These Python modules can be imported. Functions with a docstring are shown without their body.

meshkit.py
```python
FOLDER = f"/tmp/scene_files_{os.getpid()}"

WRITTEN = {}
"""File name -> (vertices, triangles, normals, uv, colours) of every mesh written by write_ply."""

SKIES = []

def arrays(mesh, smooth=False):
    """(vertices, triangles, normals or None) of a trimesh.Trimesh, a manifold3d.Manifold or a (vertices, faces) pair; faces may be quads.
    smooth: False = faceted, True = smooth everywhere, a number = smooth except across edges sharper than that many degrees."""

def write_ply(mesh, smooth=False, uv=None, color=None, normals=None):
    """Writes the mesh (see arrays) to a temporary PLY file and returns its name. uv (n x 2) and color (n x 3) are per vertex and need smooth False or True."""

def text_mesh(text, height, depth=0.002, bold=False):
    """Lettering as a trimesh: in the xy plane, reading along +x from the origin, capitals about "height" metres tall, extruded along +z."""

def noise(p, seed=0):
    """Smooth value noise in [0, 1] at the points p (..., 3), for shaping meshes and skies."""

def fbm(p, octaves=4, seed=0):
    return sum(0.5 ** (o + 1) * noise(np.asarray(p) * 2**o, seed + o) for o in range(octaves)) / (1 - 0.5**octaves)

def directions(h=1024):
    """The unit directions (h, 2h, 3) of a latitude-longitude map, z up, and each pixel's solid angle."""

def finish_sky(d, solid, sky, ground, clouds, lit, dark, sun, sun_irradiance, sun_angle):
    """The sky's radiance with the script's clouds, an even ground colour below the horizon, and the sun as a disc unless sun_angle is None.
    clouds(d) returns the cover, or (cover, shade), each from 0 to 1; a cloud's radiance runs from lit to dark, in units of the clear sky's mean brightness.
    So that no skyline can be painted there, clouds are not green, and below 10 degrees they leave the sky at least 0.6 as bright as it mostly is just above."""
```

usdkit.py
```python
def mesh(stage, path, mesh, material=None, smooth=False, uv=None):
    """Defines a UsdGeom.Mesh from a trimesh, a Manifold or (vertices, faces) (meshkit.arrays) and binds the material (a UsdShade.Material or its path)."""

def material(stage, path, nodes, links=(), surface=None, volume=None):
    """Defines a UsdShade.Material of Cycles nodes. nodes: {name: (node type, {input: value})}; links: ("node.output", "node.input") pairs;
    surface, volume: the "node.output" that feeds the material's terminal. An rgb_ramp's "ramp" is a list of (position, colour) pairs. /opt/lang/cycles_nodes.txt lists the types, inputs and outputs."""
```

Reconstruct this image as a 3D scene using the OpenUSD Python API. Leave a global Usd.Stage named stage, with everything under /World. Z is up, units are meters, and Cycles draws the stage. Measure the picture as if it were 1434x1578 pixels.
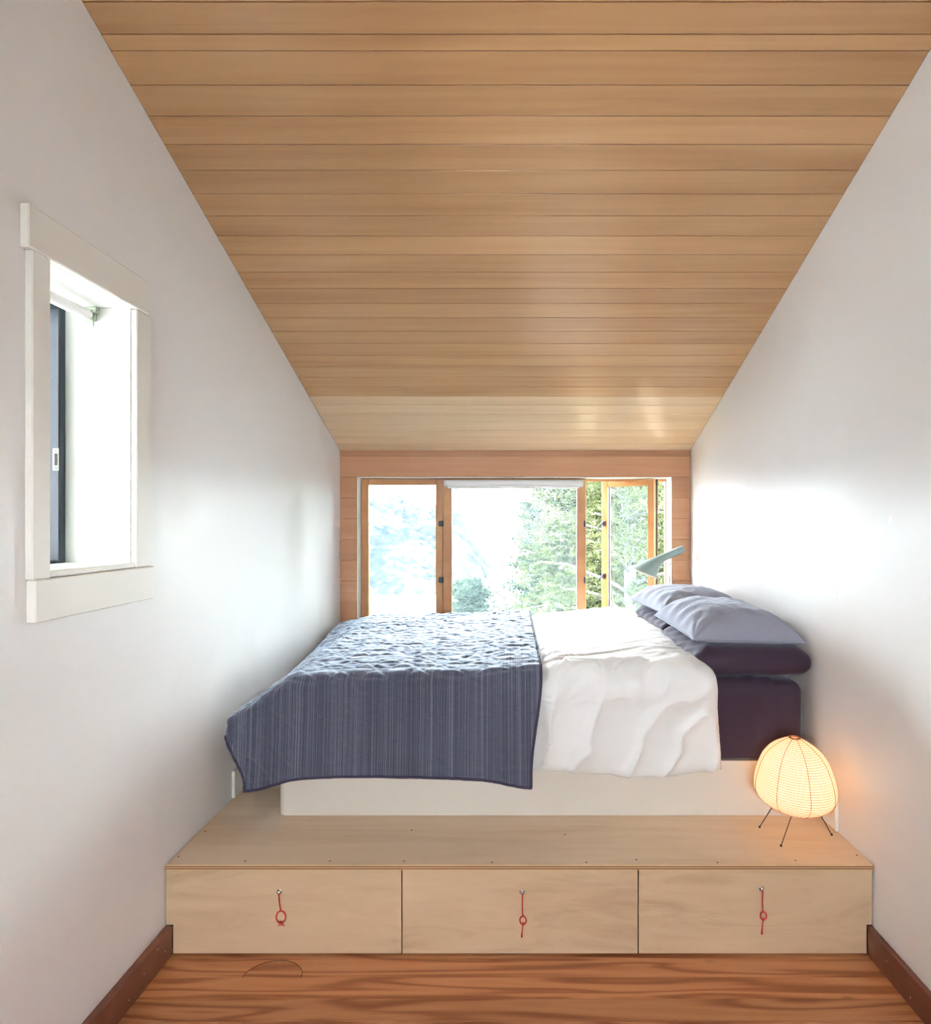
import math, numpy as np, trimesh, usdkit, meshkit
from meshkit import noise, fbm
from pxr import Usd, UsdGeom, UsdLux, UsdShade, Gf, Sdf
from shapely.geometry import Polygon, box as sbox
from scipy.spatial.transform import Rotation as Rot

stage = Usd.Stage.CreateInMemory()
UsdGeom.SetStageUpAxis(stage, UsdGeom.Tokens.z)
UsdGeom.SetStageMetersPerUnit(stage, 1.0)
UsdGeom.Xform.Define(stage, '/World')
UsdGeom.Scope.Define(stage, '/World/Looks')

# ---------------------------------------------------------------- camera, sky, exposure
F, CX, CY, CZ = 882.0, 788.0, 805.0, 1.467          # focal length and principal point in pixels of 1434 x 1578, eye height
EXPOSURE = 3.38
cam = UsdGeom.Camera.Define(stage, '/World/camera')
cam.CreateHorizontalApertureAttr(36.0)
cam.CreateVerticalApertureAttr(36.0 * 1578 / 1434)
cam.CreateFocalLengthAttr(F / 1434 * 36)
cam.CreateHorizontalApertureOffsetAttr(-(CX - 717) / 1434 * 36)
cam.CreateVerticalApertureOffsetAttr((CY - 789) / 1434 * 36)
cam.CreateExposureAttr(EXPOSURE)
cam.CreateClippingRangeAttr((0.05, 20000))
cam.AddTranslateOp().Set(Gf.Vec3d(0, 0, CZ))
cam.AddRotateXOp().Set(90.0)

dome = UsdLux.DomeLight.Define(stage, '/World/sky')   # bright even sea fog
dome.CreateIntensityAttr(1.25)
dome.CreateColorAttr(Gf.Vec3f(0.91, 0.96, 1.0))

def P(px, py, d):
    return np.array([(px - CX) / F * d, d, CZ - (py - CY) / F * d])

# ---------------------------------------------------------------- helpers
RNG = np.random.default_rng(7)
names, offs = {}, {}
def numbered(parent, name):
    k = (parent, name); n = names.get(k, 0); names[k] = n + 1
    return f'{parent}/{name}' if n == 0 else f'{parent}/{name}_{n:03d}'
def keys(prim, label=None, cat=None, group=None, kind=None):
    for k, v in (('label', label), ('category', cat), ('group', group), ('kind', kind)):
        if v: prim.SetCustomDataByKey(k, v)
    return prim
def thing(name, label=None, cat=None, loc=(0, 0, 0), group=None, kind=None):
    path = numbered('/World', name)
    x = UsdGeom.Xform.Define(stage, path); x.AddTranslateOp().Set(Gf.Vec3d(*map(float, loc)))
    offs[path] = np.array(loc, float)
    keys(x.GetPrim(), label, cat, group, kind)
    return path
def obj(name, mesh, mat, parent='/World', smooth=False, label=None, cat=None, group=None, kind=None):
    path = numbered(parent, name)
    o = offs.get(parent, np.zeros(3)); offs[path] = o
    v, f = (np.asarray(mesh[0], float), np.asarray(mesh[1])) if isinstance(mesh, tuple) else meshkit.arrays(mesh)[:2]
    m = usdkit.mesh(stage, path, (v - o, f), mat, smooth=smooth)
    keys(m.GetPrim(), label, cat, group, kind)
    return path
def cat_(ms): return trimesh.util.concatenate(ms)
def bx(x0, x1, y0, y1, z0, z1):
    m = trimesh.creation.box([x1 - x0, y1 - y0, z1 - z0]); m.apply_translation([(x0+x1)/2, (y0+y1)/2, (z0+z1)/2]); return m
def cbx(x0, x1, y0, y1, z0, z1, c=0.002):
    """a box with chamfered edges"""
    c = min(c, (x1-x0)*.45, (y1-y0)*.45, (z1-z0)*.45)
    p = []
    for sx in (0, 1):
        for sy in (0, 1):
            for sz in (0, 1):
                q = np.array([(x0, x1)[sx], (y0, y1)[sy], (z0, z1)[sz]]); s = np.array([1-2*sx, 1-2*sy, 1-2*sz])
                for k in range(3):
                    e = s * c; e[k] = 0; p.append(q + e)
    return trimesh.convex.convex_hull(np.array(p))
def prism_x(poly, x0, x1):
    """polygon in (y, z), from x0 to x1"""
    m = trimesh.creation.extrude_polygon(poly, x1 - x0, engine='earcut'); v = m.vertices.copy()
    m.vertices = np.c_[v[:, 2] + x0, v[:, 0], v[:, 1]]; return m
def prism_y(poly, y0, y1):
    """polygon in (x, z), from y0 to y1"""
    m = trimesh.creation.extrude_polygon(poly, y1 - y0, engine='earcut'); v = m.vertices.copy()
    m.vertices = np.c_[v[:, 0], y1 - v[:, 2], v[:, 1]]; return m
def tube(pts, r, n=8, close=False):
    pts = np.asarray(pts, float); N = len(pts); r = np.broadcast_to(np.asarray(r, float), N)
    t = np.roll(pts, -1, 0) - np.roll(pts, 1, 0) if close else np.gradient(pts, axis=0)
    t /= np.linalg.norm(t, axis=1, keepdims=True) + 1e-12
    u = np.cross(t[0], [0, 0, 1.0]);
    if np.linalg.norm(u) < .2: u = np.cross(t[0], [1.0, 0, 0])
    U = []
    for i in range(N):
        u = u - t[i] * (u @ t[i]); u /= np.linalg.norm(u) + 1e-12; U.append(u)
    U = np.array(U); W = np.cross(t, U)
    a = np.arange(n) / n * 2 * np.pi
    v = (pts[:, None] + r[:, None, None] * (np.cos(a)[None, :, None] * U[:, None] + np.sin(a)[None, :, None] * W[:, None])).reshape(-1, 3)
    f = []
    for i in range(N if close else N - 1):
        j = (i + 1) % N
        for k in range(n):
            l = (k + 1) % n
            f += [[i*n+k, i*n+l, j*n+l], [i*n+k, j*n+l, j*n+k]]
    if not close:
        v = np.vstack([v, pts[0], pts[-1]]); a0, a1 = N*n, N*n+1
        for k in range(n):
            l = (k + 1) % n; f += [[a0, l, k], [a1, (N-1)*n+k, (N-1)*n+l]]
    return trimesh.Trimesh(v, f, process=False)
def lathe(profile, c, n=48):
    """(r, z) profile turned about a vertical axis through c"""
    pr = np.asarray(profile, float); a = np.arange(n) / n * 2 * np.pi
    v = np.stack([pr[:, None, 0] * np.cos(a), pr[:, None, 0] * np.sin(a), np.repeat(pr[:, 1:2], n, 1)], -1).reshape(-1, 3) + np.asarray(c)
    f = []
    for i in range(len(pr) - 1):
        for k in range(n):
            l = (k + 1) % n; f += [[i*n+k, i*n+l, (i+1)*n+l], [i*n+k, (i+1)*n+l, (i+1)*n+k]]
    return trimesh.Trimesh(v, f, process=False)
def grid_normals(G):
    du = np.gradient(G, axis=0); dv = np.gradient(G, axis=1); n = np.cross(du, dv)
    return n / (np.linalg.norm(n, axis=-1, keepdims=True) + 1e-12)
def shell(G, inner):
    """closed cloth from an outer and an inner grid of points"""
    A, B = G.shape[:2]; v = np.vstack([G.reshape(-1, 3), inner.reshape(-1, 3)]); N = A * B
    i = np.arange(N).reshape(A, B); q = np.stack([i[:-1, :-1], i[1:, :-1], i[1:, 1:], i[:-1, 1:]], -1).reshape(-1, 4)
    f = [q, q[:, ::-1] + N]
    ring = np.r_[i[0, :], i[1:, -1], i[-1, -2::-1], i[-2:0:-1, 0]]; nx = np.roll(ring, -1)
    f.append(np.stack([nx, ring, ring + N, nx + N], -1)[:, ::-1]); f = np.vstack(f)
    return trimesh.Trimesh(v, np.vstack([f[:, [0, 1, 2]], f[:, [0, 2, 3]]]), process=False)
def smoothstep(a, b, x):
    t = np.clip((x - a) / (b - a), 0, 1); return t * t * (3 - 2 * t)

# ---------------------------------------------------------------- materials
def M(name, nodes, links=(), surface='p.BSDF'):
    return usdkit.material(stage, f'/World/Looks/{name}', nodes, links, surface)
def plain(name, col, rough=.5, spec=.5, bump=0, bscale=60, **kw):
    n = {'p': ('principled_bsdf', {'base_color': col, 'roughness': rough, 'specular_ior_level': spec, **kw})}; l = []
    if bump:
        n |= {'g': ('geometry', {}), 'n': ('noise_texture', {'scale': bscale, 'detail': 3}), 'b': ('bump', {'strength': bump, 'distance': .01})}
        l += [('g.position', 'n.vector'), ('n.fac', 'b.height'), ('b.normal', 'p.normal')]
    return M(name, n, l)
def wood(name, ramp, scale=(1.0, 30, 30), rough=.45, vary=.10, dist=.6, broad=(.35, 5, 5), bump=.05, spec=.5, streak=.35, sat=0.0):
    n = {'g': ('geometry', {}), 'oi': ('object_info', {}),
         'r1': ('math', {'math_type': 'multiply', 'value2': 53.0}), 'r2': ('math', {'math_type': 'multiply', 'value2': 17.0}),
         'c': ('combine_xyz', {}), 'a': ('vector_math', {'math_type': 'add'}),
         'm1': ('mapping', {'scale': scale}), 'm2': ('mapping', {'scale': broad}),
         'n1': ('noise_texture', {'scale': 1.0, 'detail': 6, 'roughness': .62, 'distortion': dist}),
         'n2': ('noise_texture', {'scale': 1.0, 'detail': 3, 'roughness': .5, 'distortion': 1.0}),
         'mx': ('mix_float', {'fac': streak}),
         'rp': ('rgb_ramp', {'ramp': ramp}), 'mr': ('map_range', {'to_min': 1 - vary, 'to_max': 1 + vary}),
         'h': ('hsv', {'saturation': 1 + sat}), 'b': ('bump', {'strength': bump, 'distance': .003}),
         'p': ('principled_bsdf', {'roughness': rough, 'specular_ior_level': spec})}
    l = [('oi.random', 'r1.value1'), ('oi.random', 'r2.value1'), ('r1.value', 'c.x'), ('r2.value', 'c.y'), ('r2.value', 'c.z'),
         ('g.position', 'a.vector1'), ('c.vector', 'a.vector2'), ('a.vector', 'm1.vector'), ('a.vector', 'm2.vector'),
         ('m1.vector', 'n1.vector'), ('m2.vector', 'n2.vector'), ('n2.fac', 'mx.a'), ('n1.fac', 'mx.b'), ('mx.result', 'rp.fac'),
         ('rp.color', 'h.color'), ('oi.random', 'mr.value'), ('mr.result', 'h.value'), ('h.color', 'p.base_color'),
         ('n1.fac', 'b.height'), ('b.normal', 'p.normal')]
    return M(name, n, l)

WHITE_WALL = M('wall_paint', {'g': ('geometry', {}), 'n': ('noise_texture', {'scale': 2.2, 'detail': 4}), 'n2': ('noise_texture', {'scale': 26, 'detail': 4}),
    'mr': ('map_range', {'from_min': .3, 'from_max': .7, 'to_min': .30, 'to_max': .48}), 'b': ('bump', {'strength': .05, 'distance': .01}),
    'p': ('principled_bsdf', {'base_color': (.80, .785, .775), 'specular_ior_level': .5})},
    [('g.position', 'n.vector'), ('g.position', 'n2.vector'), ('n.fac', 'mr.value'), ('mr.result', 'p.roughness'), ('n2.fac', 'b.height'), ('b.normal', 'p.normal')])
TRIM = plain('trim_paint', (.80, .78, .72), .4, bump=.04, bscale=40)
LINER = plain('jamb_paint', (.86, .87, .82), .45, bump=.05, bscale=14)
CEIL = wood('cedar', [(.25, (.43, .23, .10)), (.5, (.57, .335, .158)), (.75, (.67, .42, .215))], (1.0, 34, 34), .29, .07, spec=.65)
CEIL2 = wood('pale_cedar_glow', [(.25, (.66, .44, .24)), (.5, (.79, .57, .35)), (.75, (.85, .65, .43))], (1.0, 34, 34), .29, .04, spec=.65)  # pale boards by the window; window brightness is put into their colour
HEAD = wood('pink_cedar', [(.25, (.40, .18, .085)), (.5, (.52, .26, .135)), (.75, (.60, .33, .18))], (1.2, 30, 30), .5, .10)
SASH = wood('sash_fir', [(.25, (.38, .155, .05)), (.5, (.50, .23, .085)), (.75, (.58, .30, .12))], (30, 30, 1.5), .4, .04)
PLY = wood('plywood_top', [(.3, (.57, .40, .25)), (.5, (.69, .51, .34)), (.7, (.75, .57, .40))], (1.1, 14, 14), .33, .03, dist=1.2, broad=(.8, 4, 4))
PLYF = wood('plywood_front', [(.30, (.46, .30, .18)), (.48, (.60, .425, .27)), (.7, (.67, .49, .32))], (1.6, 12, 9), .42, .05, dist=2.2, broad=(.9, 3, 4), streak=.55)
PLY_DARK = plain('ply_glue', (.20, .10, .045), .6)
PLY_LIGHT = plain('ply_core', (.66, .43, .22), .55, bump=.05)
BASE_PAINT = plain('box_paint', (.66, .60, .53), .5, bump=.04, bscale=30)
RED_WOOD = wood('stained_baseboard', [(.2, (.12, .042, .026)), (.55, (.19, .070, .043)), (.85, (.27, .11, .07))], (14, 1.2, 14), .35, .03)
FLOOR = M('fir_floor', {'g': ('geometry', {}), 'oi': ('object_info', {}), 'r1': ('math', {'math_type': 'multiply', 'value2': 41.0}), 'c': ('combine_xyz', {}),
    'a': ('vector_math', {'math_type': 'add'}), 'm1': ('mapping', {'scale': (.9, 13, 13)}), 'n1': ('noise_texture', {'scale': 1.0, 'detail': 2, 'roughness': .4, 'distortion': .5}),
    'k': ('math', {'math_type': 'multiply', 'value2': 11.0}), 'fr': ('math', {'math_type': 'pingpong', 'value2': 1.0}),
    'm2': ('mapping', {'scale': (3, 120, 120)}), 'n2': ('noise_texture', {'scale': 1.0, 'detail': 5, 'roughness': .65}),
    'mx': ('mix_float', {'fac': .38}), 'rp': ('rgb_ramp', {'ramp': [(.15, (.56, .250, .110)), (.5, (.49, .195, .080)), (.66, (.36, .122, .046)), (.9, (.25, .075, .027))]}),
    'vk': ('voronoi_texture', {'scale': 1.0, 'randomness': 1.0}), 'mk': ('mapping', {'scale': (3.2, 7.5, 7.5)}), 'kr': ('map_range', {'from_min': .02, 'from_max': .10, 'to_min': .55, 'to_max': 1.0, 'clamp': True}),
    'mulc': ('mix_color', {'blend_type': 'multiply', 'fac': 1.0}),
    'h': ('hsv', {}), 'mr': ('map_range', {'to_min': .86, 'to_max': 1.12}), 'b': ('bump', {'strength': .12, 'distance': .003}), 'p': ('principled_bsdf', {'roughness': .34})},
    [('oi.random', 'r1.value1'), ('r1.value', 'c.x'), ('r1.value', 'c.y'), ('g.position', 'a.vector1'), ('c.vector', 'a.vector2'), ('a.vector', 'm1.vector'), ('m1.vector', 'n1.vector'),
     ('n1.fac', 'k.value1'), ('k.value', 'fr.value1'), ('a.vector', 'm2.vector'), ('m2.vector', 'n2.vector'), ('fr.value', 'mx.a'), ('n2.fac', 'mx.b'), ('mx.result', 'rp.fac'),
     ('a.vector', 'mk.vector'), ('mk.vector', 'vk.vector'), ('vk.distance', 'kr.value'), ('rp.color', 'mulc.a'), ('kr.result', 'mulc.b'),
     ('mulc.result', 'h.color'), ('oi.random', 'mr.value'), ('mr.result', 'h.value'), ('h.color', 'p.base_color'), ('mx.result', 'b.height'), ('b.normal', 'p.normal')])
DARK = plain('shadow_gap', (.03, .022, .018), .8)
METAL = plain('steel', (.62, .60, .58), .25, metallic=1.0)
BLACK_METAL = plain('black_iron', (.03, .035, .04), .4)
GASKET = plain('rubber', (.02, .02, .02), .6)
SLATE = plain('slate_sash_paint', (.040, .052, .068), .55)
BRACKET = plain('bracket_zinc', (.42, .48, .38), .35, metallic=.6)
RED_CORD = plain('red_cord', (.55, .03, .02), .7)
BLIND = plain('blind_fabric', (.82, .80, .80), .6)
GLASS = M('window_glass', {'t': ('transparent_bsdf', {'color': (.93, .97, .97)}), 'gl': ('glossy_bsdf', {'roughness': .02, 'color': (.12, .12, .12)}), 'fr': ('fresnel', {'IOR': 1.5}),
    'mx': ('mix_closure', {}), 'tr': ('translucent_bsdf', {'color': (.74, .92, 1.0)}), 'dust_haze': ('mix_closure', {'fac': .016})},  # dust film also stands in for the pale haze over the view
    [('fr.fac', 'mx.fac'), ('t.BSDF', 'mx.closure1'), ('gl.BSDF', 'mx.closure2'), ('mx.closure', 'dust_haze.closure1'), ('tr.BSDF', 'dust_haze.closure2')], 'dust_haze.closure')
CLEAR = M('clear_glass', {'t': ('transparent_bsdf', {'color': (.97, .98, .98)}), 'gl': ('glossy_bsdf', {'roughness': .02, 'color': (1, 1, 1)}), 'fr': ('fresnel', {'IOR': 1.5}), 'mx': ('mix_closure', {})},
    [('fr.fac', 'mx.fac'), ('t.BSDF', 'mx.closure1'), ('gl.BSDF', 'mx.closure2')], 'mx.closure')
def cloth(name, col, sheen=.3, rough=.8, weave=900, bump=.08, tint=(1, 1, 1)):
    return M(name, {'g': ('geometry', {}), 'n': ('noise_texture', {'scale': weave, 'detail': 1}), 'n2': ('noise_texture', {'scale': 22, 'detail': 5, 'roughness': .6}), 'ad': ('math', {'math_type': 'multiply_add', 'value2': .12}),
        'b': ('bump', {'strength': bump, 'distance': .008}), 'p': ('principled_bsdf', {'base_color': col, 'roughness': rough, 'sheen_weight': sheen, 'sheen_roughness': .35, 'sheen_tint': tint, 'specular_ior_level': .25})},
        [('g.position', 'n.vector'), ('g.position', 'n2.vector'), ('n.fac', 'ad.value1'), ('n2.fac', 'ad.value3'), ('ad.value', 'b.height'), ('b.normal', 'p.normal')])
DUVET = cloth('white_cotton', (.75, .74, .735), .1)
PLUM = cloth('plum_sheet', (.042, .025, .042), .35, tint=(.75, .8, 1))
GREY_PILLOW = cloth('grey_cotton', (.27, .275, .34), .45, tint=(.8, .88, 1))
QUILT = M('striped_quilt', {'g': ('geometry', {}), 'm': ('mapping', {'scale': (300, .8, .8)}), 'n': ('noise_texture', {'scale': 1.0, 'detail': 1.0, 'roughness': .6}),
    'm2': ('mapping', {'scale': (40, 400, 400)}), 'n2': ('noise_texture', {'scale': 1.0, 'detail': 2}), 'mx': ('mix_float', {'fac': .18}),
    'rp': ('rgb_ramp', {'ramp': [(.28, (.026, .028, .052)), (.48, (.058, .062, .10)), (.60, (.105, .11, .158)), (.76, (.21, .215, .27))]}), 'b': ('bump', {'strength': .22, 'distance': .004}),
    'p': ('principled_bsdf', {'roughness': .75, 'sheen_weight': 1.0, 'sheen_roughness': .5, 'sheen_tint': (.72, .84, 1.0), 'specular_ior_level': .35})},
    [('g.position', 'm.vector'), ('m.vector', 'n.vector'), ('g.position', 'm2.vector'), ('m2.vector', 'n2.vector'), ('n.fac', 'mx.a'), ('n2.fac', 'mx.b'), ('mx.result', 'rp.fac'), ('rp.color', 'p.base_color'), ('mx.result', 'b.height'), ('b.normal', 'p.normal')])
BINDING = plain('quilt_binding', (.045, .035, .075), .8)

SCUFF = plain('gloss_filler', (.88, .88, .88), .2)

# ---------------------------------------------------------------- room shell
XL, XR, YB, YR = -1.175, 1.225, 3.92, -2.0
SL = 0.397
def zc(y): return 1.960 + SL * (YB - y)
side = Polygon([(YR - .2, -.2), (YB + .2, -.2), (YB + .2, zc(YB + .2) + .0), (YR - .2, zc(YR - .2))])
W2 = dict(y0=1.435, y1=1.767, z0=1.340, z1=2.130)
obj('wall_left', prism_x(side.difference(sbox(W2['y0'], W2['z0'], W2['y1'], W2['z1'])), XL - .30, XL), WHITE_WALL, kind='structure', label='white painted left wall with a small deep window')
obj('wall_right', prism_x(side, XR, XR + .2), WHITE_WALL, kind='structure', label='white painted right wall beside the pillows and paper lamp')

for (pa, pb, w) in (((1150, 745), (1145, 790), .004), ((1266, 848), (1290, 925), .006), ((1256, 778), (1255, 792), .009), ((1240, 870), (1236, 884), .007), ((1372, 795), (1371, 806), .006), ((1284, 866), (1282, 874), .006)):
    q0, q1 = [P(px, py, XR * F / (px - CX)) for px, py in (pa, pb)]
    tq = np.linspace(-1, 1, 9); mid = (q0 + q1) / 2; ax = (q1 - q0) / 2; sd = np.cross(ax / np.linalg.norm(ax), [1, 0, 0]) * w
    outl = np.vstack([mid + tq[:, None] * ax + (1 - tq[:, None] ** 2) * sd, mid + tq[::-1, None] * ax - (1 - tq[::-1, None] ** 2) * sd * .7])
    sc = prism_x(Polygon(outl[:, 1:]).buffer(.0006), XR - .0006, XR + .001)
    obj('filler_mark', sc, SCUFF, '/World/wall_right', label='glossy white filler mark on the wall')

ceil = thing('ceiling', 'sloping ceiling of narrow golden cedar boards', kind='structure', loc=(0, YB, 1.96))
al = math.atan(SL); ca, sa = math.cos(al), math.sin(al)
edges = [1.679 + .0865 * k for k in range(26, -1, -1)] + [1.640, 1.569]
while edges[-1] > YR: edges.append(edges[-1] - .0865)
for a, b in zip(edges[:-1], edges[1:]):
    a = min(a, YB + .0); s0, s1 = (YB - a) / ca + .0009, (YB - b) / ca - .0009
    c = .0012
    q = [(s0 + c, 0), (s1 - c, 0), (s1, c), (s1, .02), (s0, .02), (s0, c)]
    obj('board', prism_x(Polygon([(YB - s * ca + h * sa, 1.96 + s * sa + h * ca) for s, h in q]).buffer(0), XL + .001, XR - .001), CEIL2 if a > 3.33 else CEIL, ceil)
q = [(-.3, .021), ((YB - YR) / ca + .3, .021), ((YB - YR) / ca + .3, .16), (-.3, .16)]
obj('roof_deck', prism_x(Polygon([(YB - s * ca + h * sa, 1.96 + s * sa + h * ca) for s, h in q]), XL - 1.5, XR + .6), DARK, ceil, label='dark underlay showing in the joints, left overhang added to shade the small window')  # left overhang widened to keep sky light off the small window and floor

fl = thing('floor', 'worn orange fir plank floor', kind='structure', loc=(0, 0, 0))
fe = [1.929 + .083, 1.929]
while fe[-1] > YR: fe.append(fe[-1] - .0822)
for a, b in zip(fe[:-1], fe[1:]):
    obj('plank', cbx(XL + .001, XR - .001, b + .0006, a - .0006, -.02, 0, .0012), FLOOR, fl)
obj('subfloor', bx(XL - .3, XR + .3, YR - .2, YB + .3, -.15, -.0205), DARK, fl, label='dark subfloor in the joints')
pc = P(423, 1498, 1.867)
arc = np.array([[pc[0] + .094 * math.cos(t), 1.8455 + .070 * math.sin(t), .0004] for t in np.linspace(0, np.pi, 40)])
patch = trimesh.creation.extrude_polygon(Polygon(arc[:, :2]), .0012, engine='earcut'); patch.apply_translation([0, 0, -.0006])
obj('round_patch', patch, FLOOR, fl, label='half-round wooden patch let into a plank')
obj('patch_joint', tube(arc, .0011, 6), DARK, fl)

# dark baseboards in front of the platform, white ones on it
def nails(parent, x, ys, z):
    for k, y in enumerate(ys):
        s = trimesh.creation.cylinder(.0022, .001, sections=10); s.apply_transform(trimesh.transformations.rotation_matrix(np.pi / 2, [0, 1, 0])); s.apply_translation([x, y, z + .012 * ((k * 7) % 5 - 2)])
        obj('nail_filler', s, BASE_PAINT, parent)
t = thing('baseboard_left', 'dark red-brown stained baseboard on the left wall', kind='structure', loc=(XL, 0, 0))
obj('board', cbx(XL + .0005, XL + .026, YR, 1.942, .0005, .100, .003), RED_WOOD, t)
nails(t, XL + .0262, [1.72, 1.79, 1.86, 1.9], .055)
t = thing('baseboard_right', 'dark red-brown stained baseboard on the right wall', kind='structure', loc=(XR, 0, 0))
obj('board', cbx(XR - .020, XR - .0005, YR, 1.942, .0005, .100, .003), RED_WOOD, t)
nails(t, XR - .0202, [1.73, 1.84], .055)
obj('trim_1', cbx(XL + .0005, XL + .014, 2.40, YB - .001, .309, .423, .003), TRIM, kind='structure', label='white baseboard low on the left wall behind the bed foot')
obj('trim_2', cbx(XR - .014, XR - .0005, 2.14, YB - .001, .309, .423, .003), TRIM, kind='structure', label='white baseboard low on the right wall behind the paper lamp')

# ---------------------------------------------------------------- window wall at the end
OX0, OX1, OZ0, OZ1 = -1.058, 1.098, .763, 1.778
wb = thing('wall_back', 'end wall of pinkish cedar boards around the wide window', kind='structure', loc=(0, YB, 0))
YW = 4.06
hole1 = Polygon([(XL, .3), (XR, .3), (XR, 1.99), (XL, 1.99)]).difference(sbox(OX0, OZ0, OX1, OZ1))
obj('sheathing', prism_y(hole1, 4.0605, 4.10), DARK, wb, label='dark sheathing behind the boards')
obj('header', cbx(XL + .001, XR - .001, YB, YW, OZ1 + .001, 1.985, .002), HEAD, wb, label='wide cedar header board over the window')
obj('header_trim', cbx(XL + .001, XR - .001, YB - .006, YB, 1.918, 1.957, .002), HEAD, wb)
zs = [OZ1]
while zs[-1] > .45: zs.append(zs[-1] - .1422)
for z1, z0 in zip(zs[:-1], zs[1:]):
    if z0 < OZ0 - .1: continue
    obj('board', cbx(XL + .001, OX0 - .001, YB, YW, z0 + .0005, z1 - .0005, .0022), HEAD, wb)
    obj('board', cbx(OX1 + .001, XR - .001, YB, YW, z0 + .0005, z1 - .0005, .0022), HEAD, wb)
zs = [z for z in zs if z > OZ0 - .1] + []
z1 = OZ0
while z1 > .31:
    z0 = max(z1 - .1422, .309)
    xa, xb = (XL + .001, XR - .001) if z1 <= zs[-1] + 1e-6 else (OX0, OX1)
    obj('board', cbx(xa, xb, YB, YW, z0 + .0005, z1 - .0005, .0022), HEAD, wb); z1 = z0
obj('jamb', bx(OX0, OX0 + .004, YB + .001, 4.09, OZ0, OZ1 - .004), LINER, wb, label='pale painted jamb of the window opening')
obj('jamb', bx(OX1 - .004, OX1, YB + .001, 4.09, OZ0, OZ1 - .004), LINER, wb, label='pale painted jamb of the window opening')
obj('jamb', bx(OX0, OX1, YB + .001, 4.09, OZ1 - .004, OZ1), LINER, wb, label='pale painted head of the window opening')

w1 = thing('window_1', 'wide timber casement window over the bed, right sash open', kind='structure', loc=(0, 4.0, OZ0))
def frame_y(x0, x1, z0, z1, l, r, b, t, y0, y1, c=.004):
    """four timbers round an opening in a plane of constant y"""
    return [cbx(x0, x0 + l, y0, y1, z0, z1, c), cbx(x1 - r, x1, y0, y1, z0, z1, c),
            cbx(x0 + l - .001, x1 - r + .001, y0 + .001, y1 - .001, z0, z0 + b, c), cbx(x0 + l - .001, x1 - r + .001, y0 + .001, y1 - .001, z1 - t, z1, c)]
def sash(x0, x1, l, r, b=.045, t=.042):
    ms = frame_y(x0, x1, OZ0 + .002, OZ1 - .006, l, r, b, t, 4.002, 4.055)
    s = obj('sash', cat_(ms), SASH, w1)
    obj('pane', bx(x0 + l - .004, x1 - r + .004, 4.028, 4.032, OZ0 + b - .002, OZ1 - t - .002), GLASS, s)
    return s
s1 = sash(OX0 + .005, -.4825, .050, .048)
s2 = sash(-.4800, .522, .060, .064, .036)
for x, w in ((-.492, .034), (.510, .010)):
    for py in (807, 894):
        z = CZ - (py - CY) / F * 3.99
        h = obj('hinge', cat_([cbx(x - w / 2, x + w / 2, 3.992, 4.004, z - .019, z + .019, .003), tube([[x + w * .2, 3.99, z - .022], [x + w * .2, 3.99, z + .022]], .005, 10)]), BLACK_METAL, s1 if x < 0 else s2)
        if x < 0: obj('latch_tip', tube([[x - .016, 3.994, z], [x - .034, 3.988, z - .003]], .004, 8), METAL, s1)
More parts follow.
